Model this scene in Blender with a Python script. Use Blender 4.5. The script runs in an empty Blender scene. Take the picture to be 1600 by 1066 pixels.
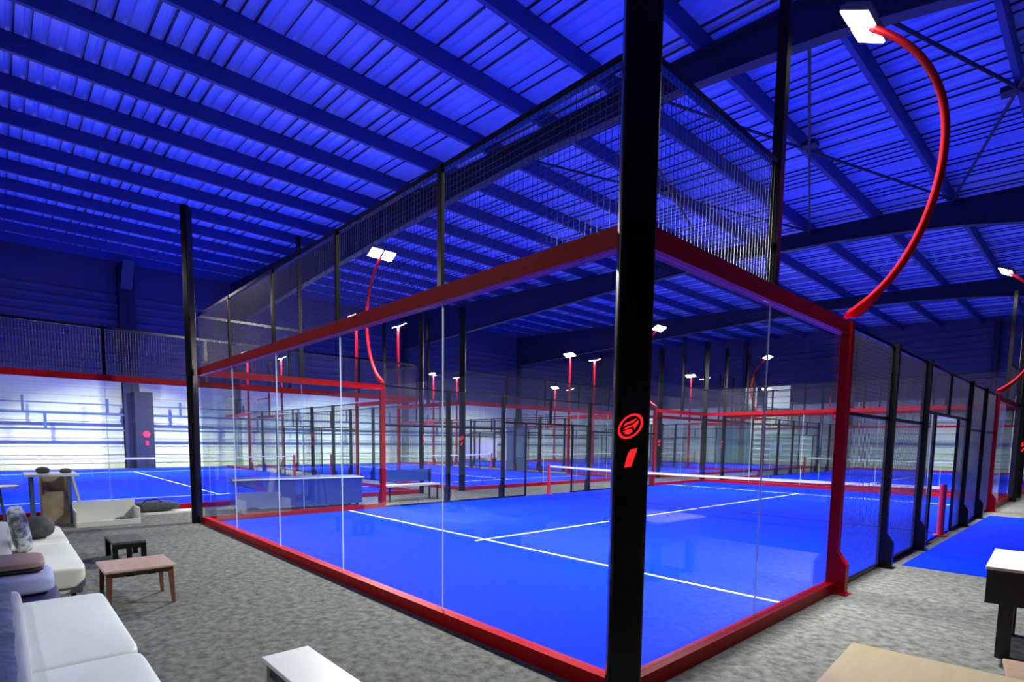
import bpy, math, random
from mathutils import Vector, Matrix
random.seed(7)
C = bpy.context.scene.collection
PI = math.pi
V = Vector

# ------------------------------------------------------------------ materials
def mat(name, base, rough=0.5, metal=0.0, spec=0.5, emit=None, estr=0.0, noise=None, bump=None, coat=0.0):
    m = bpy.data.materials.new(name); m.use_nodes = True
    nt = m.node_tree; b = nt.nodes['Principled BSDF']
    b.inputs['Base Color'].default_value = (*base, 1)
    b.inputs['Roughness'].default_value = rough
    b.inputs['Metallic'].default_value = metal
    b.inputs['Specular IOR Level'].default_value = spec
    b.inputs['Coat Weight'].default_value = coat
    if emit:
        b.inputs['Emission Color'].default_value = (*emit, 1)
        b.inputs['Emission Strength'].default_value = estr
    if noise:
        scale, c2, detail = noise[:3]
        tc = nt.nodes.new('ShaderNodeTexCoord')
        n = nt.nodes.new('ShaderNodeTexNoise'); n.inputs['Scale'].default_value = scale
        n.inputs['Detail'].default_value = detail; n.inputs['Roughness'].default_value = 0.65
        r = nt.nodes.new('ShaderNodeValToRGB')
        lo, hi = (noise[3], noise[4]) if len(noise) > 3 else (0.35, 0.65)
        r.color_ramp.elements[0].position = lo; r.color_ramp.elements[1].position = hi
        r.color_ramp.elements[0].color = (*base, 1); r.color_ramp.elements[1].color = (*c2, 1)
        if len(noise) > 5:
            mp = nt.nodes.new('ShaderNodeMapping'); mp.inputs['Scale'].default_value = noise[5]
            nt.links.new(tc.outputs['Object'], mp.inputs['Vector']); nt.links.new(mp.outputs[0], n.inputs['Vector'])
        else:
            nt.links.new(tc.outputs['Object'], n.inputs['Vector'])
        nt.links.new(n.outputs['Fac'], r.inputs['Fac']); nt.links.new(r.outputs['Color'], b.inputs['Base Color'])
        if bump:
            bp = nt.nodes.new('ShaderNodeBump'); bp.inputs['Strength'].default_value = bump
            bp.inputs['Distance'].default_value = 0.01
            nt.links.new(n.outputs['Fac'], bp.inputs['Height']); nt.links.new(bp.outputs[0], b.inputs['Normal'])
    return m

def glass_mat(name, tint):
    m = bpy.data.materials.new(name); m.use_nodes = True
    nt = m.node_tree; nt.nodes.clear()
    out = nt.nodes.new('ShaderNodeOutputMaterial'); mix = nt.nodes.new('ShaderNodeMixShader')
    tr = nt.nodes.new('ShaderNodeBsdfTransparent'); tr.inputs[0].default_value = (*tint, 1)
    gl = nt.nodes.new('ShaderNodeBsdfGlossy'); gl.inputs['Roughness'].default_value = 0.0
    gl.inputs['Color'].default_value = (1, 1, 1, 1)
    fr = nt.nodes.new('ShaderNodeFresnel')
    # thin sheet: the same Fresnel term on both faces, so light leaves the pane as it came in
    geo = nt.nodes.new('ShaderNodeNewGeometry'); mr = nt.nodes.new('ShaderNodeMapRange')
    mr.inputs['To Min'].default_value = 1.34; mr.inputs['To Max'].default_value = 1/1.34
    nt.links.new(geo.outputs['Backfacing'], mr.inputs['Value']); nt.links.new(mr.outputs[0], fr.inputs['IOR'])
    nt.links.new(fr.outputs[0], mix.inputs[0]); nt.links.new(tr.outputs[0], mix.inputs[1])
    nt.links.new(gl.outputs[0], mix.inputs[2]); nt.links.new(mix.outputs[0], out.inputs[0])
    return m

M = {}
M['turf'] = mat('blue_turf', (0.0003, 0.019, 0.70), 0.9, spec=0.04, noise=(60, (0.0005, 0.027, 0.82), 3))
M['line'] = mat('court_line_white', (0.82, 0.85, 0.85), 0.7)
M['carpet'] = mat('grey_carpet', (0.062, 0.065, 0.058), 0.95, spec=0.08, noise=(12, (0.205, 0.21, 0.19), 12, 0.34, 0.72), bump=0.4)
M['red'] = mat('red_powder_coat', (0.42, 0.003, 0.008), 0.4, spec=0.1)
M['redpad'] = mat('red_padding', (0.75, 0.02, 0.07), 0.5)
M['black'] = mat('black_powder_coat', (0.003, 0.003, 0.004), 0.24, spec=0.3)
M['wire'] = mat('galvanised_dark_wire', (0.13, 0.13, 0.14), 0.3, metal=0.6)
M['netblack'] = mat('black_net_cord', (0.01, 0.011, 0.02), 0.8)
M['tape'] = mat('white_net_tape', (0.88, 0.88, 0.88), 0.6)
M['glass'] = glass_mat('court_glass', (0.955, 0.985, 0.98))
M['seam'] = mat('glass_edge_silicone', (0.75, 0.85, 0.88), 0.25)
M['deck'] = mat('roof_deck_metal', (0.36, 0.48, 0.94), 0.38, spec=0.5, noise=(0.35, (0.48, 0.60, 0.96), 4))
M['steel'] = mat('dark_painted_steel', (0.012, 0.015, 0.04), 0.5)
M['purlin'] = mat('purlin_steel', (0.04, 0.06, 0.22), 0.5)
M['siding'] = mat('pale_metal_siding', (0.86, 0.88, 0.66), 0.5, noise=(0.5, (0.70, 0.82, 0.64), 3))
M['siding_shaded'] = mat('upper_siding_painted_shade', (0.05, 0.065, 0.12), 0.5, noise=(0.5, (0.07, 0.085, 0.15), 3))  # same siding, darker: lamp falloff on the upper walls put into the colour
M['glowpane'] = mat('pale_pane_added_glow', (0.7, 0.75, 0.72), 0.5, emit=(0.85, 1.0, 0.92), estr=0.55)  # emission added so these panes stay bright on the unlit upper wall
M['teal'] = mat('teal_tinted_panel', (0.16, 0.36, 0.35), 0.4)
M['lens'] = mat('lit_floodlight_lens', (1, 1, 1), 0.5, emit=(1.0, 0.97, 0.82), estr=60)
M['house'] = mat('floodlight_housing', (0.25, 0.26, 0.27), 0.4, metal=0.5)
M['badge'] = mat('red_backlit_sign', (0.8, 0.01, 0.015), 0.4, emit=(1.0, 0.015, 0.02), estr=1.2)
M['cream'] = mat('cream_leatherette', (0.62, 0.64, 0.52), 0.45, noise=(3, (0.66, 0.68, 0.58), 3))
M['white_up'] = mat('white_leatherette', (0.62, 0.67, 0.61), 0.42, noise=(3, (0.66, 0.70, 0.65), 3))
M['throw'] = mat('grey_blue_throw', (0.10, 0.15, 0.22), 0.9, noise=(9, (0.30, 0.38, 0.46), 4, 0.3, 0.7))
M['greyp'] = mat('patterned_grey_cushion', (0.14, 0.17, 0.18), 0.9, noise=(12, (0.62, 0.66, 0.66), 2, 0.42, 0.56))
M['charcoal'] = mat('charcoal_fabric', (0.028, 0.034, 0.032), 0.8, noise=(20, (0.06, 0.07, 0.065), 3))
M['lilac'] = mat('lilac_blue_fabric', (0.30, 0.32, 0.52), 0.8)
M['navy'] = mat('navy_fabric', (0.010, 0.012, 0.075), 0.7)
M['tan'] = mat('tan_leather', (0.36, 0.23, 0.17), 0.55, noise=(6, (0.42, 0.29, 0.20), 3))
def wood(name, a, b, sc=(1, 9, 9), rough=0.4, s=3):
    return mat(name, a, rough, noise=(s, b, 6, 0.3, 0.7, sc))
M['walnut'] = wood('reddish_walnut_wood', (0.09, 0.028, 0.016), (0.17, 0.06, 0.03))
M['walnuttop'] = wood('walnut_table_top', (0.42, 0.27, 0.20), (0.54, 0.37, 0.28), rough=0.28)
M['oak'] = wood('pale_oak_wood', (0.62, 0.49, 0.20), (0.70, 0.57, 0.27), (9, 1, 9))
M['pine'] = wood('white_limed_wood', (0.66, 0.57, 0.42), (0.74, 0.64, 0.48))
M['brownwood'] = wood('worn_brown_wood', (0.30, 0.20, 0.11), (0.40, 0.28, 0.16))
M['dkwood'] = mat('very_dark_brown_wood', (0.022, 0.012, 0.012), 0.35)
M['ivory'] = mat('ivory_laminate', (0.72, 0.73, 0.66), 0.35)
M['crate'] = mat('off_white_board', (0.60, 0.62, 0.54), 0.7)
M['card'] = mat('brown_cardboard', (0.25, 0.18, 0.12), 0.85, noise=(2.5, (0.38, 0.30, 0.20), 4))
M['bluepanel'] = mat('blue_panel', (0.005, 0.04, 0.26), 0.5)
M['steelblue'] = mat('blue_grey_steel', (0.05, 0.10, 0.20), 0.45)
M['shirt'] = mat('white_board', (0.70, 0.68, 0.80), 0.5)
M['screen'] = mat('glazed_front', (0.12, 0.22, 0.26), 0.15)
M['concrete'] = mat('pale_concrete_block', (0.45, 0.46, 0.44), 0.8)

# ------------------------------------------------------------------ mesh builder
class MB:
    def __init__(s): s.v = []; s.f = []; s.m = []; s.mats = []
    def mi(s, m):
        if m not in s.mats: s.mats.append(m)
        return s.mats.index(m)
    def add(s, vs, fs, m):
        o = len(s.v); s.v += [tuple(p) for p in vs]; k = s.mi(m)
        for f in fs: s.f.append(tuple(i + o for i in f)); s.m.append(k)
        return s
    def box(s, x0, x1, y0, y1, z0, z1, m):
        vs = [(x, y, z) for z in (z0, z1) for y in (y0, y1) for x in (x0, x1)]
        fs = [(0, 2, 3, 1), (4, 5, 7, 6), (0, 1, 5, 4), (2, 6, 7, 3), (0, 4, 6, 2), (1, 3, 7, 5)]
        return s.add(vs, fs, m)
    def obox(s, mtx, sx, sy, sz, m):
        vs = [mtx @ V((x, y, z)) for z in (-sz/2, sz/2) for y in (-sy/2, sy/2) for x in (-sx/2, sx/2)]
        fs = [(0, 2, 3, 1), (4, 5, 7, 6), (0, 1, 5, 4), (2, 6, 7, 3), (0, 4, 6, 2), (1, 3, 7, 5)]
        return s.add(vs, fs, m)
    def prism(s, poly, axis, a, b, m):
        """extrude polygon (2-D) along axis 'x','y','z' from a to b"""
        def p3(p, t):
            return {'x': (t, p[0], p[1]), 'y': (p[0], t, p[1]), 'z': (p[0], p[1], t)}[axis]
        n = len(poly)
        vs = [p3(p, a) for p in poly] + [p3(p, b) for p in poly]
        fs = [tuple(range(n)), tuple(range(2*n-1, n-1, -1))] + [(i, i+n, (i+1) % n+n, (i+1) % n) for i in range(n)]
        return s.add(vs, fs, m)
    def tube(s, pts, r, m, n=8, cap=True):
        pts = [V(p) for p in pts]; rings = []
        rr = r if isinstance(r, (list, tuple)) else [r]*len(pts)
        up = V((0, 0, 1))
        if min((pts[i+1]-pts[i]).normalized().cross(up).length for i in range(len(pts)-1)) < 0.3:
            up = V((1, 0, 0)) if min((pts[i+1]-pts[i]).normalized().cross(V((1, 0, 0))).length for i in range(len(pts)-1)) > 0.3 else V((0.3, 1, 0.1)).normalized()
        for i, p in enumerate(pts):
            d = (pts[min(i+1, len(pts)-1)] - pts[max(i-1, 0)]).normalized()
            a = d.cross(up)
            if a.length < 0.05: a = d.cross(V((1, 0, 0))) if i == 0 or True else a
            a.normalize(); b = d.cross(a)
            rings.append([p + (a*math.cos(t) + b*math.sin(t))*rr[i] for t in [2*PI*k/n + PI/n for k in range(n)]])
        vs = [q for R in rings for q in R]; fs = []
        for i in range(len(pts)-1):
            for k in range(n):
                fs.append((i*n+k, i*n+(k+1) % n, (i+1)*n+(k+1) % n, (i+1)*n+k))
        if cap:
            fs.append(tuple(range(n-1, -1, -1))); fs.append(tuple((len(pts)-1)*n+k for k in range(n)))
        return s.add(vs, fs, m)
    def cushion(s, x0, x1, y0, y1, z0, z1, m, crown=0.03, e=4, n=16, mtx=None):
        """soft box: superellipsoid-like pad with crowned top"""
        cx, cy, cz = (x0+x1)/2, (y0+y1)/2, (z0+z1)/2
        hx, hy, hz = (x1-x0)/2, (y1-y0)/2, (z1-z0)/2
        k = max(8, n*2//3); g = [math.sin(PI/2*(-1+2*i/k)) if e > 5 else -1+2*i/k for i in range(k+1)]
        idx = {}; vs = []; fs = []
        def vert(p):
            key = tuple(round(c, 6) for c in p)
            if key not in idx:
                d = sum(abs(c)**e for c in p)**(1.0/e); x, y, z = (c/d for c in p)
                q = V((cx+hx*x, cy+hy*y, cz+hz*z+(crown*(1-x*x)*(1-y*y) if z > 0 else 0)))
                idx[key] = len(vs); vs.append(mtx @ q if mtx else q)
            return idx[key]
        for ax in range(3):
            for sg in (-1, 1):
                for a in range(k):
                    for b in range(k):
                        c = []
                        for (u, w) in ((g[a], g[b]), (g[a+1], g[b]), (g[a+1], g[b+1]), (g[a], g[b+1])):
                            p = [0, 0, 0]; p[ax] = sg; p[(ax+1) % 3] = u; p[(ax+2) % 3] = w
                            c.append(vert(p))
                        fs.append(tuple(c) if sg > 0 else tuple(reversed(c)))
        return s.add(vs, fs, m)
    def mesh(s, name, smooth=False):
        me = bpy.data.meshes.new(name); me.from_pydata(s.v, [], s.f)
        for m in s.mats: me.materials.append(M[m])
        me.polygons.foreach_set('material_index', s.m)
        me.update()
        if smooth: me.polygons.foreach_set('use_smooth', [True]*len(me.polygons))
        return me
    def build(s, name, parent=None, smooth=False, bevel=0, loc=None, rot=None):
        o = bpy.data.objects.new(name, s.mesh(name, smooth)); C.objects.link(o)
        if parent: o.parent = parent
        if loc: o.location = loc
        if rot: o.rotation_euler = rot
        if bevel:
            b = o.modifiers.new('bevel', 'BEVEL'); b.width = bevel; b.segments = 3; b.limit_method = 'ANGLE'
        return o

def inst(name, me, parent=None, loc=None, rot=None):
    o = bpy.data.objects.new(name, me); C.objects.link(o)
    if parent: o.parent = parent
    if loc: o.location = loc
    if rot: o.rotation_euler = rot
    return o
def tag(o, label, cat=None, group=None, kind=None):
    if label: o['label'] = label
    if cat: o['category'] = cat
    if group: o['group'] = group
    if kind: o['kind'] = kind
    return o
def thing(name, label, cat, loc=(0, 0, 0), rz=0.0, group=None):
    o = bpy.data.objects.new(name, None); C.objects.link(o); o.empty_display_size = 0.2
    o.location = loc; o.rotation_euler = (0, 0, rz)
    return tag(o, label, cat, group)
def struct(o, label=None): o['kind'] = 'structure'; return tag(o, label)

# ------------------------------------------------------------------ building shell
XL, XR, YN, YF = -34.2, 14.0, -14.0, 43.5
def roof_z(x): return 9.65 - 0.046*x
fl = MB().box(XL, XR, YN, YF, -0.2, 0.0, 'carpet').build('floor'); struct(fl, 'mottled grey carpet floor around the courts')

# corrugated deck: ribs run along X, repeat along Y
mb = MB(); pitch = 0.30; prof = []
y = YN
while y < YF:
    prof += [(y, 0.0), (y+0.17, 0.0), (y+0.20, 0.045), (y+0.27, 0.045)]; y += pitch
vs = []
for x in (XL-0.3, XR+0.3):
    for (yy, dz) in prof: vs.append((x, yy, roof_z(x)+dz))
n = len(prof)
mb.add(vs, [(i, i+1, n+i+1, n+i) for i in range(n-1)], 'deck')
vs = [(x, yy, roof_z(x)+0.12) for x in (XL-0.3, XR+0.3) for yy in (YN-0.2, YF+0.2)]
mb.add(vs, [(0, 1, 3, 2)], 'steel')
ceil = mb.build('ceiling'); struct(ceil, 'corrugated metal roof deck glowing blue')
# sheet overlap seams on the deck
mb = MB()
k = 0; y = YN
while y < YF:
    w_ = random.choice([0.012, 0.018, 0.03, 0.045])
    mb.add([(x, yy, roof_z(x)-dz) for x in (XL, XR) for (yy, dz) in ((y, 0.0), (y+w_, 0.0), (y+w_, 0.03), (y, 0.03))],
           [(0, 1, 5, 4), (1, 2, 6, 5), (2, 3, 7, 6), (3, 0, 4, 7)], 'steel')
    y += pitch*random.choice([1, 1, 1, 2, 2, 3]); k += 1
mb.build('deck_seam', ceil)
# purlins along Y
for k in range(-6, 17):
    x = 0.25 - 2.11*k
    if x < XL+0.2 or x > XR-0.2: continue
    z = roof_z(x) - 0.005
    m_ = MB().box(x-0.012, x+0.012, YN, YF, z-0.40, z, 'purlin')
    m_.box(x-0.09, x-0.012, YN, YF, z-0.40, z-0.385, 'purlin').box(x-0.09, x-0.078, YN, YF, z-0.385, z-0.36, 'purlin')
    m_.build('purlin', ceil)
# portal frames
for yf in (-4.0, 7.75, 19.5, 31.25):
    bot = [(-33.7, 8.35), (-23.65, 8.73), (-15.4, 9.03), (-8.75, 9.12), (-5.0, 8.93), (-3.2, 8.75), (-1.6, 8.55), (0.0, 8.22), (2.6, 7.6), (3.4, 7.5)]
    top = [(3.4, roof_z(3.4)-0.42), (-33.7, roof_z(-33.7)-0.42)]
    mb = MB().prism(bot+top, 'y', yf-0.006, yf+0.006, 'steel')
    for a, b in zip(bot[:-1], bot[1:]):
        mb.prism([(a[0], a[1]-0.02), (b[0], b[1]-0.02), b, a], 'y', yf-0.13, yf+0.13, 'steel')
    mb.prism([(top[1][0], top[1][1]), (top[0][0], top[0][1]), (top[0][0], top[0][1]+0.02), (top[1][0], top[1][1]+0.02)], 'y', yf-0.13, yf+0.13, 'steel')
    struct(mb.build('trim_1' if yf == -4 else {7.75: 'trim_2', 19.5: 'trim_3', 31.25: 'trim_4'}[yf]), 'dark steel roof rafter spanning the hall')
    for (xc, w, zt) in ((-33.65, 0.55, roof_z(-33.7)-0.4), (3.1, 0.5, 7.6)):
        if yf > 0 or xc < 0:
            if xc > 0: continue
            mb = MB().box(xc-w/2, xc+w/2, yf-0.008, yf+0.008, 0, zt, 'steel')
            mb.box(xc-w/2, xc-w/2+0.02, yf-0.13, yf+0.13, 0, zt, 'steel').box(xc+w/2-0.02, xc+w/2, yf-0.13, yf+0.13, 0, zt, 'steel')
            struct(mb.build('trim_%d' % {-4.0: 11, 7.75: 12, 19.5: 13, 31.25: 14}[yf]), 'dark steel column on the left wall')
# wall column seen between the left courts and the wall
mb = MB().box(-33.9, -33.3, 2.35, 2.37, 0, 10.6, 'steel').box(-33.9, -33.88, 2.0, 2.72, 0, 10.6, 'steel').box(-33.32, -33.3, 2.0, 2.72, 0, 10.6, 'steel')
mb.prism([(-33.3, 9.4), (-32.2, 10.6), (-33.3, 10.6)], 'y', 2.1, 2.6, 'steel')
struct(mb.build('trim_15'), 'dark steel column with bracket on the left wall')
t = thing('column_cover', 'dark boxed column cover with red sign by the left siding wall', 'column cover', (-33.15, 2.85, 0))
MB().box(-0.14, 0.14, -0.42, 0.42, 0, 4.1, 'steel').build('cover_box', t)
o_ = MB().tube([(0.141, 0.06, 1.85), (0.150, 0.06, 1.85)], 0.17, 'redpad', 28).build('round_sign', t); o_['label'] = 'red round sign'
o_ = MB().box(0.141, 0.150, 0.0, 0.14, 1.25, 1.5, 'redpad').build('number_sign', t); o_['label'] = 'red bar below the round sign'
# roof bracing rods
for (a, b) in (((-5.6, 7.75), (-1.6, 19.5)), ((-2.0, 7.75), (-6.0, 19.5)), ((-1.6, 7.75), (2.4, 19.5)), ((2.0, 7.75), (-1.9, 19.5)),
               ((-9.8, 7.75), (-5.8, 19.5)), ((-6.0, 7.75), (-10.0, 19.5))):
    MB().tube([(a[0], a[1], roof_z(a[0])-0.5), (b[0], b[1], roof_z(b[0])-0.5)], 0.035, 'steel', 6).build('bracing_rod', ceil)
for (x, y) in ((-3.7, 12.8), (0.1, 13.2), (-7.9, 12.9)):
    MB().box(x-0.16, x+0.16, y-0.16, y+0.16, roof_z(x)-0.52, roof_z(x)-0.41, 'steel').build('bracing_plate', ceil)

def siding(name, p0, p1, zt0, zt1, nrm, label):
    """horizontal ribbed cladding from p0 to p1 (xy); ribs stacked in z"""
    mb = MB(); d = V((p1[0]-p0[0], p1[1]-p0[1], 0)); nrm = V(nrm); vs = []; z = 0.0
    prof = []
    while z < 9.2:
        prof += [(z, 0.0), (z+0.26, 0.0), (z+0.30, 0.045), (z+0.40, 0.045)]; z += 0.44
    prof.append((z, 0.0))
    for q in (V((p0[0], p0[1], 0)), V((p1[0], p1[1], 0))):
        for (zz, o) in prof: vs.append(q + nrm*o + V((0, 0, zz)))
    n = len(prof)
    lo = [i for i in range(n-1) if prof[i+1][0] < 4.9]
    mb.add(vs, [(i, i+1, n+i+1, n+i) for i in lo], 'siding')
    mb.add(vs, [(i, i+1, n+i+1, n+i) for i in range(n-1) if i not in lo], 'siding_shaded')  # shade above the floodlights painted in as a darker siding colour
    a = V((p0[0], p0[1], 0)); b = V((p1[0], p1[1], 0))
    mb.add([a+V((0, 0, z)), b+V((0, 0, z)), b+V((0, 0, zt1)), a+V((0, 0, zt0))], [(0, 1, 2, 3)], 'siding_shaded')
    a2, b2 = a-nrm*0.15, b-nrm*0.15
    mb.add([a2, b2, b2+V((0, 0, zt1)), a2+V((0, 0, zt0))], [(0, 1, 2, 3)], 'steel')
    return struct(mb.build(name), label)
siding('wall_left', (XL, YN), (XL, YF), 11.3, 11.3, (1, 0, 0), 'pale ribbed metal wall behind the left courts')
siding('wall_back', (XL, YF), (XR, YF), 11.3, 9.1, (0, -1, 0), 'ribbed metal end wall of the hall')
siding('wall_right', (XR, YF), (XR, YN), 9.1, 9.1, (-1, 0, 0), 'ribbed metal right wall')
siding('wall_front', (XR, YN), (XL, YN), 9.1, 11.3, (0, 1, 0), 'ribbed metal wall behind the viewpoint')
for i, x in enumerate((-27.0, -19.0, -11.0, -3.2, 4.5)):
    struct(MB().box(x-0.15, x+0.15, YF-0.35, YF-0.05, 0, roof_z(x)-0.35, 'steel').build('trim_%d' % (21+i)), 'dark steel column on the end wall')

# ------------------------------------------------------------------ court pieces (shared meshes)
def wires(mb, x0, x1, z0, z1, y=0.0, p=0.05, r=0.003, m='wire'):
    n = int(round((x1-x0)/p))
    for i in range(n+1):
        x = x0+(x1-x0)*i/n
        mb.add([(x-r, y, z0), (x, y-r, z0), (x+r, y, z0), (x, y+r, z0), (x-r, y, z1), (x, y-r, z1), (x+r, y, z1), (x, y+r, z1)],
               [(0, 1, 5, 4), (1, 2, 6, 5), (2, 3, 7, 6), (3, 0, 4, 7)], m)
    n = int(round((z1-z0)/p)); r *= 0.65
    for i in range(n+1):
        z = z0+(z1-z0)*i/n; yy = y+0.004
        mb.add([(x0, yy, z-r), (x0, yy-r, z), (x0, yy, z+r), (x0, yy+r, z), (x1, yy, z-r), (x1, yy-r, z), (x1, yy, z+r), (x1, yy+r, z)],
               [(0, 1, 5, 4), (1, 2, 6, 5), (2, 3, 7, 6), (3, 0, 4, 7)], m)
    return mb

G = {}
# end wall: x 0..10, outside is -y
G['rail10'] = MB().box(0, 10, -0.06, 0.045, 0, 0.12, 'red').mesh('base_rail')
def beam(L):
    m_ = MB().box(0, L, -0.05, 0.02, 2.91, 3.02, 'red')
    m_.box(0, L, 0.02, 0.055, 2.885, 2.905, 'red').box(0, L, -0.05, 0.02, 2.885, 2.909, 'red')
    return m_
G['beam10'] = beam(10).mesh('top_beam')
G['pane2'] = MB().box(0.006, 1.994, -0.006, 0.006, 0.121, 2.884, 'glass').mesh('glass_pane')
G['seam'] = MB().box(-0.004, 0.004, -0.0055, 0.0055, 0.121, 2.884, 'seam').mesh('glass_seam')
G['meshtop2'] = wires(MB(), 0.0, 2.0, 3.03, 3.99).mesh('mesh_panel')
G['post1'] = MB().box(-0.03, 0.03, -0.04, 0.0-0.004, 3.02, 4.03, 'black').mesh('post')
G['toprail10'] = MB().box(0, 10, -0.03, 0.02, 3.99, 4.035, 'black').mesh('top_rail')
# side fence : x 0..20 along the court, outside is -y
def gusset(mb, x, w, m, h=0.34, out=0.16, zt=3.0):
    """upright with a wedge-shaped foot reaching outwards"""
    mb.prism([(0.03, 0), (-out, 0), (-out, h), (-0.075, h+0.13), (-0.075, zt), (0.03, zt)], 'x', x-w, x+w, m)
    mb.box(x-w-0.03, x+w+0.03, -out-0.03, 0.04, 0.0, 0.015, m)
    return mb
G['rail4'] = MB().box(0, 4, -0.06, 0.045, 0, 0.12, 'red').mesh('base_rail')
G['beam4'] = beam(4).mesh('top_beam')
G['redpost'] = gusset(MB(), 0, 0.055, 'red', zt=3.02, out=0.17).mesh('red_post')
G['tallpole'] = MB().box(-0.04, 0.04, -0.045, 0.035, 3.021, 6.0, 'black').mesh('tall_pole')
G['blackpost'] = gusset(MB(), 0, 0.04, 'black', zt=3.03).mesh('fence_post')
G['toprail2'] = MB().box(0, 2, -0.03, 0.02, 3.99, 4.035, 'black').mesh('top_rail')
G['toprail12'] = MB().box(0, 12, -0.03, 0.02, 2.97, 3.01, 'black').mesh('top_rail')
G['mid4'] = MB().box(0, 4, -0.02, 0.02, 2.02, 2.06, 'black').mesh('mid_rail')
G['bot4'] = MB().box(0, 4.9, -0.02, 0.02, 0.0, 0.05, 'black').mesh('bottom_rail')
G['head4'] = MB().box(0, 4, -0.025, 0.025, 2.21, 2.26, 'black').mesh('opening_header')
G['upright'] = MB().box(-0.02, 0.02, -0.025, 0.025, 0.0, 2.21, 'black').mesh('opening_upright')
G['stub'] = MB().box(-0.03, 0.03, -0.03, 0.03, 2.26, 2.97, 'black').mesh('short_upright')
G['mesh4'] = wires(MB(), 0, 4.0, 0.05, 2.97).mesh('mesh_panel')
G['meshL'] = wires(MB(), 0, 0.9, 0.05, 2.2).mesh('mesh_panel')
G['meshH'] = wires(MB(), 0, 4.0, 2.26, 2.97).mesh('mesh_panel')
# corner pole
rs = 0.028; hw, hd = 0.106, 0.062; pl = []
for (sx, sy, a0) in ((1, 1, 0), (-1, 1, 90), (-1, -1, 180), (1, -1, 270)):
    for k in range(5):
        a = math.radians(a0+k*22.5); pl.append((sx*(hw-rs)+rs*math.cos(a), sy*(hd-rs)+rs*math.sin(a)))
G['cpole'] = MB().prism(pl, 'z', 0, 6.05, 'black').mesh('pole_shaft')
def badge():
    mb = MB(); n = 40; sk = 0.30; zc = 1.775
    def ring(a0, a1, r0, r1, n=40, cx=0, cz=zc):
        vs = []; fs = []
        for i in range(n+1):
            t = a0+(a1-a0)*i/n
            for r in (r0, r1):
                for y in (0.0, -0.006):
                    zz = r*math.sin(t); xx = r*math.cos(t)
                    vs.append((cx+xx+sk*zz*0.4, y, cz+zz+0.25*xx))
        for i in range(n):
            b = i*4; c = b+4
            fs += [(b+1, b+3, c+3, c+1), (b+2, b, c, c+2), (b, b+1, c+1, c), (b+3, b+2, c+2, c+3)]
        mb.add(vs, fs, 'badge')
    ring(0, 2*PI, 0.060, 0.073)
    def slab(pts, cz):
        pts = [(p[0]*0.9, p[1]*0.9) for p in pts]
        vs = [(p[0]+sk*p[1]*0.4, yy, cz+p[1]+0.25*p[0]) for yy in (0.0, -0.006) for p in pts]; n = len(pts)
        mb.add(vs, [tuple(range(n, 2*n)), tuple(range(n-1, -1, -1))]+[(i, (i+1) % n, n+(i+1) % n, n+i) for i in range(n)], 'badge')
    slab([(-0.052, -0.012), (-0.02, 0.004), (0.012, 0.006), (0.046, 0.030), (0.050, 0.012), (0.030, -0.030), (0.022, -0.002), (-0.004, -0.008), (-0.03, -0.010)], zc)
    slab([(-0.050, 0.008), (-0.036, 0.030), (0.0, 0.036), (0.036, 0.046), (0.014, 0.022), (-0.022, 0.018)], zc)
    slab([(-0.045, -0.022), (-0.016, -0.016), (0.012, -0.018), (0.020, -0.040), (0.0, -0.052), (-0.03, -0.044)], zc)
    # the leaning figure 1 below the ring
    z0, z1 = 1.53, 1.64
    vs = [(x, yy, z) for yy in (0.0, -0.006) for (x, z) in ((-0.030, z0), (0.012, z0+0.008), (0.045, z1+0.006), (0.006, z1-0.002), (-0.010, z1-0.028))]
    mb.add(vs, [(5, 6, 7, 8, 9), (4, 3, 2, 1, 0)]+[(i, (i+1) % 5, 5+(i+1) % 5, 5+i) for i in range(5)], 'badge')
    return mb
G['badge'] = badge().mesh('red_sign')
# curved lamp arm (base at top of the red post; outside is -y)
arc = [(-0.02, 3.06), (-0.14, 3.14), (-0.27, 3.23), (-0.47, 3.45), (-0.62, 3.77), (-0.72, 4.1), (-0.765, 4.45), (-0.765, 4.8), (-0.70, 5.1), (-0.58, 5.38), (-0.42, 5.63), (-0.25, 5.82), (-0.05, 5.98)]
def cat(P, n=6):
    out = []
    for i in range(len(P)-1):
        p0, p1, p2, p3 = P[max(i-1, 0)], P[i], P[i+1], P[min(i+2, len(P)-1)]
        for k in range(n):
            t = k/n
            out.append(tuple(0.5*((2*p1[j])+(-p0[j]+p2[j])*t+(2*p0[j]-5*p1[j]+4*p2[j]-p3[j])*t*t+(-p0[j]+3*p1[j]-3*p2[j]+p3[j])*t**3) for j in range(2)))
    out.append(P[-1]); return out
ap = [(0, y, z) for (y, z) in cat(arc, 5)]
for _ in range(30):
    ap = [ap[0]]+[tuple((ap[i-1][k]+2*ap[i][k]+ap[i+1][k])/4 for k in range(3)) for i in range(1, len(ap)-1)]+[ap[-1]]
G['pole_arm'] = MB().tube([(0, -0.02, 3.021), (0, -0.03, 4.5), (0, -0.03, 5.7), (0, 0.0, 5.9), (0, 0.03, 5.98)], [0.06, 0.052, 0.042, 0.04, 0.035], 'red', 12).mesh('straight_arm', True)
G['arm'] = MB().tube(ap, [0.042-0.010*i/len(ap) for i in range(len(ap))], 'red', 12).mesh('curved_arm', True)
G['bracket'] = MB().prism([(0.03, 3.022), (-0.09, 3.022), (-0.17, 3.06), (-0.30, 3.22), (-0.25, 3.25), (0.0, 3.08)], 'x', -0.035, 0.035, 'red').mesh('arm_bracket')
TILT = math.radians(27)
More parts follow.
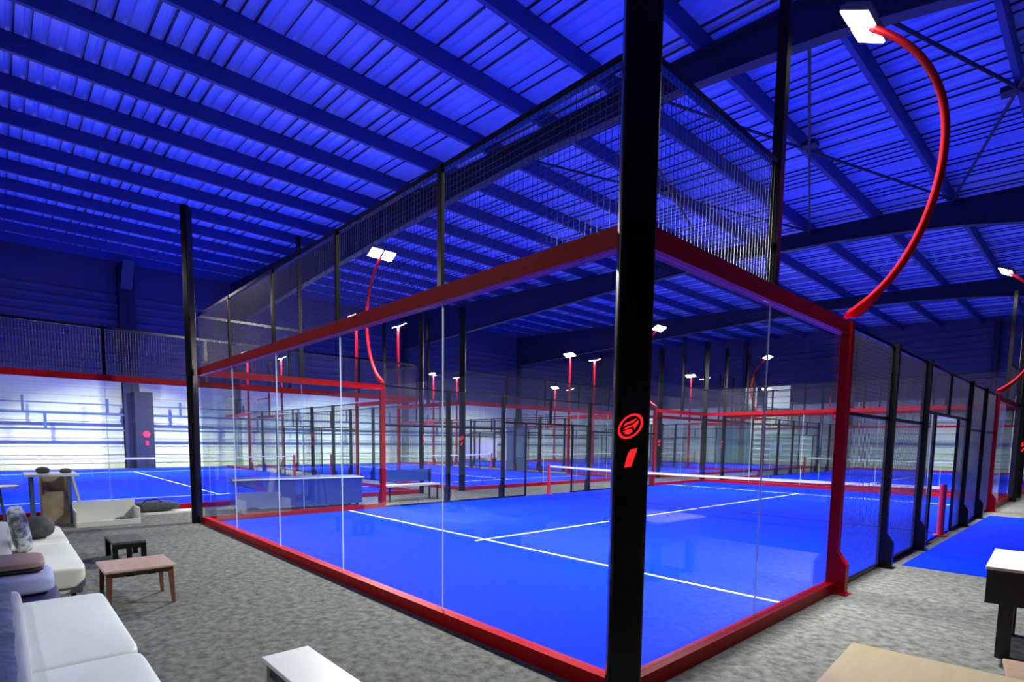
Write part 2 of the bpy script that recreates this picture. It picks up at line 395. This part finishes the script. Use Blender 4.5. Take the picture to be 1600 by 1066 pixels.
def head():
    mb = MB(); T = Matrix.Translation((0, 0.03, 6.02)) @ Matrix.Rotation(TILT, 4, 'X')
    for sx in (-0.17, 0.17):
        mb.obox(T @ Matrix.Translation((sx, 0, 0.035)), 0.31, 0.30, 0.045, 'house')
        for k in range(-5, 6): mb.obox(T @ Matrix.Translation((sx+k*0.026, 0, 0.075)), 0.006, 0.26, 0.04, 'house')
    mb.obox(T @ Matrix.Translation((0, -0.02, 0.02)), 0.62, 0.05, 0.03, 'red')
    return mb.mesh('lamp_housing')
G['head'] = head()
def lens():
    mb = MB(); T = Matrix.Translation((0, 0.03, 6.02)) @ Matrix.Rotation(TILT, 4, 'X')
    for sx in (-0.17, 0.17):
        mb.obox(T @ Matrix.Translation((sx, 0, 0.006)), 0.28, 0.27, 0.012, 'lens')
    return mb.mesh('lamp_lens')
G['lens'] = lens()
LD = bpy.data.lights.new('floodlight', 'AREA'); LD.shape = 'RECTANGLE'; LD.size = 0.6; LD.size_y = 0.28
LD.spread = math.radians(128); LD.energy = 920; LD.color = (1.0, 0.98, 0.93)
# net (local x 0..10)
G['netmesh'] = wires(MB(), 0.0, 10.0, 0.04, 0.85, 0, 0.045, 0.0013, 'netblack').mesh('net_mesh')
mb = MB()
nseg = 24
for i in range(nseg):
    xa, xb = 10*i/nseg, 10*(i+1)/nseg
    za = 0.88+0.04*((xa-5)/5)**2; zb = 0.88+0.04*((xb-5)/5)**2
    mb.prism([(xa, za-0.055), (xb, zb-0.055), (xb, zb), (xa, za)], 'y', -0.008, 0.008, 'tape')
G['tape'] = mb.mesh('net_tape')
mb = MB().tube([(0, 0, 0), (0, 0, 0.96)], 0.055, 'redpad', 14).box(-0.10, 0.10, -0.10, 0.10, 0, 0.012, 'redpad')
G['netpost'] = mb.mesh('net_post')
G['cable'] = MB().box(0, 10, -0.004, 0.004, 0.03, 0.045, 'netblack').mesh('net_cable')
# turf with lines
G['turf'] = MB().box(0.0, 10.0, 0.0, 20.0, 0.001, 0.014, 'turf').mesh('turf_carpet')
def linebox(x0, x1, y0, y1): return MB().box(x0, x1, y0, y1, 0.0141, 0.0175, 'line').mesh('court_line')
G['srv'] = linebox(0.03, 9.97, -0.025, 0.025)
G['ctr'] = linebox(-0.025, 0.025, 0, 14.3)

def end_wall(loc, rz, name, vis_red=True):
    t = thing('glass_end_wall', 'glass end wall with wire top, %s' % name, 'court wall', loc, rz, 'glass end walls of the padel courts')
    inst('base_rail', G['rail10'], t); inst('top_beam', G['beam10'], t); inst('top_rail', G['toprail10'], t)
    for i in range(5):
        inst('glass_pane', G['pane2'], t, (2*i, 0, 0)); inst('mesh_panel', G['meshtop2'], t, (2*i, 0, 0))
        if i:
            inst('post', G['post1'], t, (2*i, 0, 0)); inst('glass_seam', G['seam'], t, (2*i, 0, 0))
    return t
def side_fence(loc, rz, name, detail=True):
    t = thing('side_fence', 'side fence of glass and wire panels, %s' % name, 'court fence', loc, rz, 'side fences of the padel courts')
    for (x0, px, sx) in ((0, 2, 0), (16, 18, 18)):
        inst('base_rail', G['rail4'], t, (x0, 0, 0)); inst('top_beam', G['beam4'], t, (x0, 0, 0))
        inst('glass_pane', G['pane2'], t, (x0, 0, 0)); inst('glass_pane', G['pane2'], t, (x0+2, 0, 0))
        inst('glass_seam', G['seam'], t, (x0+2, 0, 0))
        inst('mesh_panel', G['meshtop2'], t, (sx, 0, 0)); inst('top_rail', G['toprail2'], t, (sx, 0, 0))
        inst('tall_pole', G['tallpole'], t, (px, 0, 0))
        inst('red_post', G['redpost'], t, (4 if x0 == 0 else 16, 0, 0))
    for x in (6, 8, 12, 14): inst('fence_post', G['blackpost'], t, (x, 0, 0))
    inst('top_rail', G['toprail12'], t, (4, 0, 0))
    for x in (4, 12):
        inst('mid_rail', G['mid4'], t, (x, 0, 0)); inst('mesh_panel', G['mesh4'], t, (x, 0, 0))
    inst('bottom_rail', G['bot4'], t, (4, 0, 0)); inst('bottom_rail', G['bot4'], t, (11.1, 0, 0))
    inst('opening_header', G['head4'], t, (8, 0, 0)); inst('mesh_panel', G['meshH'], t, (8, 0, 0))
    inst('opening_upright', G['upright'], t, (8.92, 0, 0)); inst('opening_upright', G['upright'], t, (11.08, 0, 0))
    inst('short_upright', G['stub'], t, (10, 0, 0))
    inst('mesh_panel', G['meshL'], t, (8, 0, 0)); inst('mesh_panel', G['meshL'], t, (11.1, 0, 0))
    return t
def corner_pole(p, rz, name):
    t = thing('corner_pole', 'black corner pole with red sign, %s' % name, 'pole', p, rz, 'black corner poles of the courts')
    inst('pole_shaft', G['cpole'], t)
    b = inst('red_sign', G['badge'], t, (-0.012, -hd, 0)); b['label'] = 'glowing red ring sign above a leaning 1'
    return t
LW = LD.copy(); LW.energy = 1350
LM = LD.copy(); LM.energy = 560
LF = LD.copy(); LF.energy = 380
def lamp(p, rz, name, straight=False, ld=None):
    if straight:
        t = thing('pole_floodlight', 'red pole floodlight, %s' % name, 'floodlight', p, rz, 'red floodlight poles of the left row courts')
        inst('light_pole', G['pole_arm'], t)
    else:
        t = thing('curved_floodlight', 'red curved arm floodlight, %s' % name, 'floodlight', p, rz, 'red curved floodlights over the courts')
        inst('curved_arm', G['arm'], t); inst('arm_bracket', G['bracket'], t)
    h = inst('lamp_housing', G['head'], t); l_ = inst('lamp_lens', G['lens'], h)
    l_['label'] = 'glowing white lens'
    o = bpy.data.objects.new('floodlight_glow', ld or LD); C.objects.link(o); o.parent = t
    o.location = (0, 0.045, 6.0); o.rotation_euler = (TILT, 0, 0)
    return t

def court(ox, oy, rot, nm, skip=(), straight=False, lds=(None, None)):
    R = Matrix.Translation((ox, oy, 0)) @ Matrix.Rotation(rot, 4, 'Z')
    def W(u, v, z=0): return tuple(R @ V((u, v, z)))
    tf = thing('court_turf', 'blue artificial turf with white lines, %s' % nm['c'], 'court floor', W(0, 0), rot, 'blue padel court floors')
    tf['kind'] = 'structure'
    inst('turf_carpet', G['turf'], tf)
    for y in (3.05, 16.95): o = inst('court_line', G['srv'], tf, (0, y, 0)); o['label'] = 'white line'
    o = inst('court_line', G['ctr'], tf, (5, 2.85, 0)); o['label'] = 'white line'
    if 'near' not in skip: end_wall(W(0, 0), rot, nm['near'])
    if 'far' not in skip: end_wall(W(10, 20), rot+PI, nm['far'])
    if 'right' not in skip: side_fence(W(10, 0), rot+PI/2, nm['right'])
    if 'left' not in skip: side_fence(W(0, 20), rot-PI/2, nm['left'])
    for key, (u, v), a in (('pnl', (-0.09, -0.12), -PI/4), ('pnr', (10.09, -0.12), PI/4), ('pfr', (10.12, 20.09), 3*PI/4), ('pfl', (-0.12, 20.09), -3*PI/4)):
        if key in nm: corner_pole(W(u, v), rot+a, nm[key])
    for key, (u, v), a in (('lnr', (10, 4), PI/2), ('lfr', (10, 16), PI/2), ('lnl', (0, 4), -PI/2), ('lfl', (0, 16), -PI/2)):
        if key in nm: lamp(W(u, v, 0.045), rot+a, nm[key], straight, lds[0] if key[1] == 'n' else lds[1])
    t = thing('padel_net', 'black net with white top tape and red posts, %s' % nm['c'], 'net', W(0, 10, 0.014), rot, 'nets across the padel courts')
    inst('net_mesh', G['netmesh'], t); inst('net_tape', G['tape'], t); inst('net_cable', G['cable'], t)
    inst('net_post', G['netpost'], t, (-0.02, 0, 0)); inst('net_post', G['netpost'], t, (10.02, 0, 0))

court(-10, 0, 0, {'c': 'nearest court', 'near': 'nearest the sofas', 'far': 'far end of nearest court', 'right': 'right side of nearest court',
    'left': 'left side of nearest court', 'pnr': 'close to the camera in the foreground', 'pnl': 'far left end of the nearest wall', 'pfr': 'far right corner of nearest court', 'pfl': 'far left corner of nearest court',
    'lnr': 'big one at upper right of picture', 'lfr': 'at right edge, far right of nearest court', 'lnl': 'rising behind the nearest glass wall', 'lfl': 'far left side of nearest court, just right of the big pole'})
XC = -12.75
rows = [(-3.2, 'left court behind the sofas'), (8.6, 'second left-row court'), (20.6, 'third left-row court'), (32.4, 'farthest left-row court')]
for i, (yy, c) in enumerate(rows):
    nm = {'c': c, 'near': 'facing the aisle, %s' % c, 'far': 'beside the siding wall, %s' % c, 'right': 'far side of %s' % c, 'left': 'near side of %s' % c,
          'pnr': 'aisle end, far side of %s' % c, 'pnl': 'aisle end, near side of %s' % c,
          'lnr': 'aisle end, far side of %s' % c, 'lnl': 'aisle end, near side of %s' % c,
          'lfr': 'wall end, far side of %s' % c, 'lfl': 'wall end, near side of %s' % c}
    skip = ['far']
    court(XC, yy, PI/2, nm, skip, True, ((LM, LW), (LM, LW), (LM, LM), (LF, LF))[i])
c = 'court beyond the nearest one'
court(-10, 22.0, 0, {'c': c, 'near': 'near end of %s' % c, 'far': 'far end of %s' % c, 'right': 'right side of %s' % c, 'left': 'left side of %s' % c,
    'pnl': 'near left corner of %s' % c, 'pnr': 'near right corner of %s' % c, 'lnl': 'near left side of %s' % c, 'lfl': 'far left side of %s' % c, 'lnr': 'near right side of %s' % c, 'lfr': 'far right side of %s' % c}, lds=(LM, LF))

# blue turf apron outside the right side of the nearest court
ap_ = MB().box(0.20, 5.0, 6.35, 14.75, 0.001, 0.012, 'turf').build('turf_apron'); struct(ap_, 'blue turf apron beside the court opening')

# steel rail frame along the left wall, behind the left courts
t = thing('wall_rail_frame', 'dark horizontal rails with short uprights along the left siding wall', 'rail', (-33.4, 0, 0))
for z, r in ((2.05, 0.05), (2.85, 0.05), (3.35, 0.025)):
    MB().box(-r, r, -8, 42, z-r, z+r, 'steelblue').build('rail', t)
for i, y in enumerate([-4.6+3.35*k for k in range(14)]):
    MB().box(-0.05, 0.05, y-0.06, y+0.06, 2.10, 2.80, 'steelblue').build('short_upright', t)
    MB().box(-0.05, 0.05, y-0.86, y-0.76, 2.90, 3.65, 'steelblue').build('short_upright', t)

# ------------------------------------------------------------------ furniture
def leg(mb, x, y, z0, z1, r0, r1, m, dx=0, dy=0):
    return mb.add([(x+dx+sx*r1, y+dy+sy*r1, z0) for sx, sy in ((-1, -1), (1, -1), (1, 1), (-1, 1))] +
                  [(x+sx*r0, y+sy*r0, z1) for sx, sy in ((-1, -1), (1, -1), (1, 1), (-1, 1))],
                  [(3, 2, 1, 0), (4, 5, 6, 7), (0, 1, 5, 4), (1, 2, 6, 5), (2, 3, 7, 6), (3, 0, 4, 7)], m)

def sofa(x0, x1, y0, y1, m, label, splits, back_end=None):
    t = thing('sofa', label, 'sofa', ((x0+x1)/2, (y0+y1)/2, 0), 0)
    ox, oy = (x0+x1)/2, (y0+y1)/2
    L = lambda x: x-ox
    K = lambda y: y-oy
    MB().box(L(x0)+0.03, L(x1)-0.03, K(y0)+0.04, K(y1)-0.03, 0.15, 0.24, m).build('base_frame', t, bevel=0.02)
    for a, b in splits:
        MB().cushion(L(a)+0.007, L(b)-0.007, K(y0)+0.14, K(y1), 0.20, 0.415, m, 0.028, 16, 24).build('seat_cushion', t, True)
    MB().cushion(L(x0), L(x1), K(y0), K(y0)+0.24, 0.20, 0.54, m, 0.01, 9, 20).build('backrest', t, True)
    for x in (x0+0.14, x1-0.14):
        for y in (y0+0.10, y1-0.10):
            leg(MB(), L(x), K(y), 0, 0.16, 0.022, 0.014, 'black').build('leg', t)
    return t
sofa(-3.47, -0.15, -3.12, -2.38, 'white_up', 'white sofa in the bottom left corner with a seam across its seat', [(-3.47, -1.78), (-1.78, -0.15)])
sofa(-8.0, -4.62, -3.15, -2.38, 'cream', 'cream sofa farther back holding a dark round cushion', [(-8.0, -6.3), (-6.3, -4.62)])

# grey blue throw over the white sofa's back (folded cloth with thickness)
mb = MB(); nx, ny = 60, 12
path = [(-2.945, 0.562), (-2.97, 0.575), (-3.00, 0.58), (-3.05, 0.58), (-3.10, 0.57), (-3.14, 0.55), (-3.155, 0.50), (-3.16, 0.42), (-3.16, 0.33), (-3.165, 0.25)]
for side in (0, 1):
    vs = []
    for i in range(nx+1):
        x = -3.30+2.4*i/nx
        for j, (yy, zz) in enumerate(path):
            w = 0.016*math.sin(i*0.42)+0.004*math.sin(i*1.3+j*0.5)
            cy, cz = yy+3.0, zz-0.4; l = math.hypot(cy, cz); o = w*0.6+0.02*side+0.004
            vs.append((x, yy+cy/l*o, zz+(cz/l*o if zz > 0.45 else 0)))
    n = len(path); fs = [(i*n+j, i*n+j+1, (i+1)*n+j+1, (i+1)*n+j) for i in range(nx) for j in range(n-1)]
    mb.add(vs, fs, 'throw')
tag(mb.build('throw_blanket', smooth=True), 'folded grey blue throw over the back of the white sofa', 'blanket')

# round dark cushion on the cream sofa
def lump(loc, r, h, m, name, label, cat, squash=1.0, rz=0):
    mb = MB().cushion(-r, r, -r*squash, r*squash, 0, h, m, 0.02, 2.6, 18)
    o = mb.build(name, smooth=True, loc=loc, rot=(0, 0, rz)); return tag(o, label, cat)
lump((-6.75, -2.66, 0.44), 0.21, 0.24, 'charcoal', 'round_cushion', 'dark round cushion lying on the cream sofa', 'cushion', 0.8)
# patterned grey cushion leaning on the sofa back
mb = MB().cushion(-0.27, 0.27, -0.08, 0.08, 0, 0.48, 'greyp', 0.0, 4, 16)
tag(mb.build('patterned_cushion', smooth=True, loc=(-5.75, -2.80, 0.45), rot=(math.radians(8), 0, 0.0)), 'grey and white patterned cushion leaning against the cream sofa back', 'cushion')
# pouf stack between sofas
t = thing('pouf', 'navy pouf between the two sofas under a lilac cushion', 'pouf', (-4.02, -2.98, 0))
MB().cushion(-0.36, 0.36, -0.36, 0.36, 0.05, 0.38, 'navy', 0.01, 7, 16).build('pouf_body', t, True)
for sx in (-1, 1):
    for sy in (-1, 1): leg(MB(), 0.26*sx, 0.26*sy, 0, 0.07, 0.02, 0.02, 'black').build('foot', t)
tag(MB().cushion(-0.34, 0.34, -0.35, 0.33, 0.0, 0.15, 'lilac', 0.01, 6, 16).build('seat_pad', smooth=True, loc=(-4.05, -2.99, 0.392)), 'lilac blue pad lying on the navy pouf', 'cushion')
mb = MB().cushion(-0.28, 0.28, -0.30, 0.30, 0.0, 0.035, 'dkwood', 0.0, 8, 12).cushion(-0.29, 0.29, -0.31, 0.31, 0.03, 0.085, 'tan', 0.01, 7, 12)
tag(mb.build('leather_case', smooth=True, loc=(-4.14, -3.02, 0.555)), 'flat tan leather case on top of the lilac pad', 'case')
lump((-4.22, -3.20, 0.652), 0.10, 0.09, 'charcoal', 'dark_pouch', 'small dark pouch lying on the tan leather case', 'pouch', 0.7)

# walnut coffee table
t = thing('coffee_table', 'small reddish brown wooden table on the carpet near the white sofa', 'table', (-4.575, -1.98, 0))
MB().box(-0.31, 0.31, -0.30, 0.30, 0.375, 0.40, 'walnuttop').build('table_top', t, bevel=0.006)
mb = MB().box(-0.27, 0.27, -0.27, -0.25, 0.325, 0.375, 'walnut').box(-0.27, 0.27, 0.25, 0.27, 0.325, 0.375, 'walnut')
mb.box(-0.27, -0.25, -0.25, 0.25, 0.325, 0.375, 'walnut').box(0.25, 0.27, -0.25, 0.25, 0.325, 0.375, 'walnut').build('apron', t)
for sx in (-1, 1):
    for sy in (-1, 1): leg(MB(), 0.255*sx, 0.255*sy, 0, 0.375, 0.024, 0.014, 'walnut', 0.02*sx, 0.015*sy).build('leg', t)
for sy in (-0.09, 0.09): MB().box(0.271, 0.283, sy-0.03, sy+0.03, 0.325, 0.345, 'black').build('drawer_pull', t)

# black low stool
t = thing('low_stool', 'low black slatted stool behind the walnut table', 'stool', (-7.08, -1.73, 0))
MB().box(-0.36, 0.36, -0.19, 0.19, 0.25, 0.285, 'charcoal').build('seat', t, bevel=0.008)
for (x, y) in ((-0.33, -0.16), (0.33, -0.16), (0.33, 0.16), (-0.33, 0.16)):
    MB().box(x-0.03, x+0.03, y-0.03, y+0.03, 0, 0.25, 'black').build('leg', t)
MB().box(0.29, 0.33, -0.03, 0.03, 0.0, 0.25, 'black').build('side_slat', t)
MB().box(0.30, 0.36, -0.13, 0.13, 0.19, 0.25, 'black').build('rail', t); MB().box(0.31, 0.35, -0.13, 0.13, 0.0, 0.035, 'black').build('rail', t)

# ivory bench, bottom of the picture
t = thing('narrow_bench', 'narrow ivory topped bench at the bottom edge left of the pole', 'bench', (-0.62, -1.78, 0))
MB().box(-0.47, 0.47, -0.135, 0.135, 0.425, 0.45, 'ivory').build('bench_top', t, bevel=0.004)
for x in (-0.45, 0.43): MB().box(x-0.0, x+0.02, -0.12, 0.12, 0.0, 0.425, 'crate').build('side_panel', t)
MB().box(-0.43, 0.43, -0.10, -0.085, 0.33, 0.425, 'charcoal').build('stretcher', t)

# pale oak table at bottom right
t = thing('oak_table', 'pale oak table top at the bottom right of the picture', 'table', (1.30, -0.01, 0), math.radians(4))
MB().box(0, 1.3, -1.05, 0, 0.72, 0.75, 'oak').build('table_top', t, bevel=0.006)
MB().box(0.08, 1.22, -0.97, -0.08, 0.64, 0.72, 'oak').build('apron', t)
for x in (0.10, 1.20):
    for y in (-0.95, -0.10): leg(MB(), x, y, 0, 0.64, 0.035, 0.025, 'oak').build('leg', t)

# tall dark table at right edge
t = thing('side_table', 'dark brown table with pale top at the right edge', 'table', (1.47, 2.69, 0), math.radians(3))
MB().box(0, 1.3, 0.0, 1.06, 0.725, 0.75, 'pine').build('table_top', t, bevel=0.004)
MB().box(0.01, 0.30, 0.015, 1.04, 0.46, 0.724, 'dkwood').build('drawer_box', t)
MB().box(0.30, 1.28, 0.02, 0.05, 0.64, 0.724, 'dkwood').build('apron', t)
MB().box(0.30, 1.28, 0.99, 1.02, 0.64, 0.724, 'dkwood').build('apron', t)
for (x, y) in ((0.135, 0.20), (1.18, 0.07), (1.18, 0.96), (0.14, 0.96)):
    MB().box(x-0.045, x+0.045, y-0.045, y+0.045, 0, 0.46 if x < 0.5 else 0.725, 'dkwood').build('leg', t)
# worn brown bench between
t = thing('brown_bench', 'worn brown wooden seat between the oak table and the dark table', 'bench', (1.74, 1.20, 0), math.radians(8))
MB().box(0, 0.9, -0.55, 0.12, 0.42, 0.45, 'brownwood').build('seat', t, bevel=0.006)
for (x, y) in ((0.06, 0.06), (0.84, 0.06), (0.84, -0.49), (0.06, -0.49)): MB().box(x-0.025, x+0.025, y-0.025, y+0.025, 0, 0.42, 'brownwood').build('leg', t)

# packing corner by the left court
t = thing('high_table', 'high white topped table with dark legs behind the cream sofa', 'table', (-11.0, -2.30, 0))
MB().box(-0.45, 0.55, -0.36, 0.38, 0.97, 1.01, 'ivory').build('table_top', t, bevel=0.004)
for (x, y) in ((-0.40, -0.27), (0.48, -0.27), (-0.40, 0.31)): MB().box(x-0.025, x+0.025, y-0.025, y+0.025, 0, 0.97, 'steelblue').build('leg', t)
lump((-10.92, -2.40, 1.01), 0.17, 0.10, 'charcoal', 'dark_bag', 'black bag on the left part of the high white table', 'bag', 0.6)
lump((-10.85, -2.08, 1.01), 0.13, 0.07, 'charcoal', 'dark_bag', 'black bag on the right end of the high white table', 'bag', 0.7)
t = thing('packing_carton', 'tall open brown cardboard carton beside the high table', 'box', (-11.73, -2.22, 0), 0.05)
MB().box(-0.22, 0.22, -0.20, -0.185, 0, 0.94, 'card').build('carton_side', t)
MB().box(-0.22, 0.22, 0.185, 0.20, 0, 0.94, 'card').build('carton_side', t)
MB().box(-0.22, -0.205, -0.185, 0.185, 0, 0.94, 'card').build('carton_side', t)
MB().box(0.205, 0.22, -0.185, 0.185, 0, 0.62, 'card').build('carton_side', t)
MB().box(-0.20, 0.20, -0.18, 0.18, 0.0, 0.02, 'card').build('carton_base', t)
t = tag(MB().prism([(0.0, 0.0), (0.04, 0.0), (-0.13, 0.99), (-0.17, 0.99)], 'x', -0.14, 0.14, 'crate').build('leaning_panel', loc=(-11.62, -1.80, 0.0)), 'white panel leaning on the cardboard carton', 'panel')
t = thing('open_crate', 'shallow off-white open crate on the carpet by the left court', 'crate', (-10.98, -1.48, 0))
MB().box(-0.32, 0.32, -0.50, 0.50, 0.0, 0.02, 'crate').build('crate_base', t)
MB().box(0.30, 0.32, -0.50, 0.50, 0.02, 0.10, 'crate').build('crate_side', t)
MB().box(-0.32, -0.30, -0.50, 0.50, 0.02, 0.42, 'crate').build('crate_side', t)
MB().box(-0.30, 0.30, -0.50, -0.48, 0.02, 0.30, 'crate').build('crate_side', t)
MB().box(-0.30, 0.30, 0.48, 0.50, 0.02, 0.30, 'crate').build('crate_side', t)
mb = MB().cushion(-0.10, 0.12, 0.12, 0.42, 0.021, 0.11, 'charcoal', 0.01, 3, 12)
tag(mb.build('cable_bundle', smooth=True, loc=(-10.98, -1.48, 0)), 'black bundle inside the off-white crate', 'bundle')
t = thing('bar_stool', 'small white topped table with splayed dark leg at left edge', 'table', (-11.6, -3.05, 0))
MB().tube([(0, 0, 0.73), (0, 0, 0.76)], 0.33, 'ivory', 28).build('stool_top', t)
for a in (30, 150, 270):
    ca, sa = math.cos(math.radians(a)), math.sin(math.radians(a))
    MB().tube([(0.22*ca, 0.22*sa, 0.0), (0.10*ca, 0.10*sa, 0.73)], 0.022, 'steelblue', 8).build('leg', t)
t = thing('duffel_bag', 'long black bag on the floor against the left court', 'bag', (-12.12, -0.55, 0.0))
MB().cushion(-0.16, 0.16, -0.62, 0.55, 0.04, 0.27, 'charcoal', 0.02, 2.6, 18).build('bag_body', t, True)
MB().tube([(0.10, -0.2, 0.24), (0.12, -0.1, 0.32), (0.12, 0.1, 0.32), (0.10, 0.2, 0.24)], 0.012, 'black', 6).build('bag_handle', t)
MB().box(-0.20, 0.24, -0.75, 0.95, 0.0, 0.04, 'crate').build('ground_board', t)

# blue table and bench seen through the glass
t = thing('blue_table', 'long blue sided table with white top edge behind the nearest glass wall', 'table', (-11.15, 2.35, 0), math.radians(-8))
MB().box(-0.44, 0.37, -1.49, 1.49, 0.735, 0.762, 'bluepanel').build('table_top', t)
MB().box(0.37, 0.385, -1.50, 1.50, 0.735, 0.765, 'tape').build('white_edge', t)
MB().box(-0.40, 0.33, -1.46, 1.46, 0.10, 0.735, 'bluepanel').build('blue_skirt', t)
for x in (-0.32, 0.25):
    for y in (-1.35, 1.35): MB().box(x-0.03, x+0.03, y-0.03, y+0.03, 0, 0.10, 'black').build('foot', t)
t = thing('court_bench', 'dark blue bench with backrest between the courts', 'bench', (-11.1, 5.5, 0))
MB().box(-0.20, 0.22, -0.85, 0.85, 0.42, 0.46, 'concrete').build('seat', t)
MB().box(-0.26, -0.22, -0.85, 0.85, 0.52, 0.86, 'bluepanel').build('backrest', t)
for y in (-0.78, 0.78):
    MB().box(0.16, 0.20, y-0.02, y+0.02, 0, 0.42, 'black').build('leg', t)
    MB().box(-0.24, -0.20, y-0.02, y+0.02, 0, 0.86, 'black').build('leg', t)
# far objects
t = thing('white_board', 'large blank white board standing by the left siding wall', 'board', (-33.2, 26.3, 0))
MB().box(-0.03, 0.03, -2.0, 2.0, 0.25, 1.75, 'shirt').build('board_panel', t)
for y in (-1.7, 1.7): MB().box(-0.25, 0.25, y-0.03, y+0.03, 0, 0.25, 'steelblue').build('foot', t)
t = thing('glazed_cabinet', 'dark tall cabinet with glass front between the left row courts', 'cabinet', (-21.6, 19.6, 0), math.radians(0))
mb = MB().box(-0.30, 0.26, -0.55, 0.55, 0.0, 2.45, 'steelblue').build('cabinet_body', t)
MB().box(0.26, 0.28, -0.45, 0.20, 0.75, 2.0, 'screen').build('glass_front', t)
# notice on end wall
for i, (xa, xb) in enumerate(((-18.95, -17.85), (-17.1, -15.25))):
    w_ = MB().box(xa, xb, YF-0.12, YF-0.04, 4.5, 6.4, 'steelblue').build('window_%d' % (i+1)); struct(w_, 'pale window with added glow high on the end wall')
    MB().box(xa+0.06, xb-0.06, YF-0.135, YF-0.121, 4.56, 6.34, 'glowpane').build('window_pane', w_)
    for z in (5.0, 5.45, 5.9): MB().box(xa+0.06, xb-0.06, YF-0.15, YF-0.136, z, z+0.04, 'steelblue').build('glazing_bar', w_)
struct(MB().box(-21.4, -18.3, YF-0.14, YF-0.04, 0, 3.4, 'teal').build('door_1'), 'teal roller door in the end wall')
t = MB().box(-16.6, -15.7, YF-0.10, YF-0.06, 0.9, 1.8, 'tape').build('wall_notice'); tag(t, 'small white notice on the end wall', 'notice')

# ------------------------------------------------------------------ added unseen fill lamps behind the viewpoint, to brighten the seating
for i, (x, y) in enumerate(((-4.5, -6.5), (-8.0, -6.5), (-11.5, -6.5))):
    t = thing('added_fill_lamp', 'round added fill lamp hanging unseen behind the viewpoint', 'lamp', (x, y, 6.3), 0, 'added fill lamps behind the viewpoint')
    MB().tube([(0, 0, 0.0), (0, 0, 0.10), (0, 0, 0.22)], [0.24, 0.22, 0.06], 'house', 20).build('lamp_shade', t)
    MB().tube([(0, 0, -0.012), (0, 0, -0.001)], 0.22, 'lens', 20).build('lamp_lens', t)
    MB().tube([(0, 0, 0.22), (0, 0, roof_z(x)-6.3)], 0.008, 'black', 6).build('cord', t)
    ld = bpy.data.lights.new('added_fill_lamp_glow', 'AREA'); ld.shape = 'DISK'; ld.size = 0.42; ld.energy = 45; ld.color = (0.95, 0.98, 1.0)
    o = bpy.data.objects.new('added_fill_lamp_glow', ld); C.objects.link(o); o.parent = t; o.location = (0, 0, -0.03)

# ------------------------------------------------------------------ camera
cx_, cy_, f_ = 790.1905533134898, 767.0556611491338, 860.4621485080327
yaw, pit, rol = 0.8290506222834078, -0.08926675015013692, 0.011321372272814352
fw = V((-math.cos(pit)*math.sin(yaw), math.cos(pit)*math.cos(yaw), math.sin(pit)))
r0 = V((math.cos(yaw), math.sin(yaw), 0)); u0 = r0.cross(fw)
rr = math.cos(rol)*r0+math.sin(rol)*u0; uu = -math.sin(rol)*r0+math.cos(rol)*u0
cd = bpy.data.cameras.new('camera'); cam = bpy.data.objects.new('camera', cd); C.objects.link(cam)
mm = Matrix((rr, uu, -fw)).transposed().to_4x4(); mm.translation = V((2.0557770164384825, -2.939438229023095, 1.6769896116795489))
cam.matrix_world = mm
cd.sensor_width = 36; cd.lens = f_/1600*36; cd.shift_x = (800-cx_)/1600; cd.shift_y = (cy_-533)/1600; cd.clip_end = 200; cd.clip_start = 0.05
bpy.context.scene.camera = cam

w = bpy.data.worlds.new('world'); bpy.context.scene.world = w; w.use_nodes = True
w.node_tree.nodes['Background'].inputs[0].default_value = (0.01, 0.015, 0.04, 1); w.node_tree.nodes['Background'].inputs[1].default_value = 0.3
s = bpy.context.scene
s.view_settings.view_transform = 'Standard'; s.view_settings.look = 'None'; s.view_settings.gamma = 1; s.view_settings.exposure = 0
s.cycles.transparent_max_bounces = 32; s.cycles.max_bounces = 8; s.cycles.diffuse_bounces = 4; s.cycles.glossy_bounces = 4
s.cycles.sample_clamp_indirect = 6; s.cycles.caustics_reflective = False; s.cycles.caustics_refractive = False
s.cycles.use_denoising = True
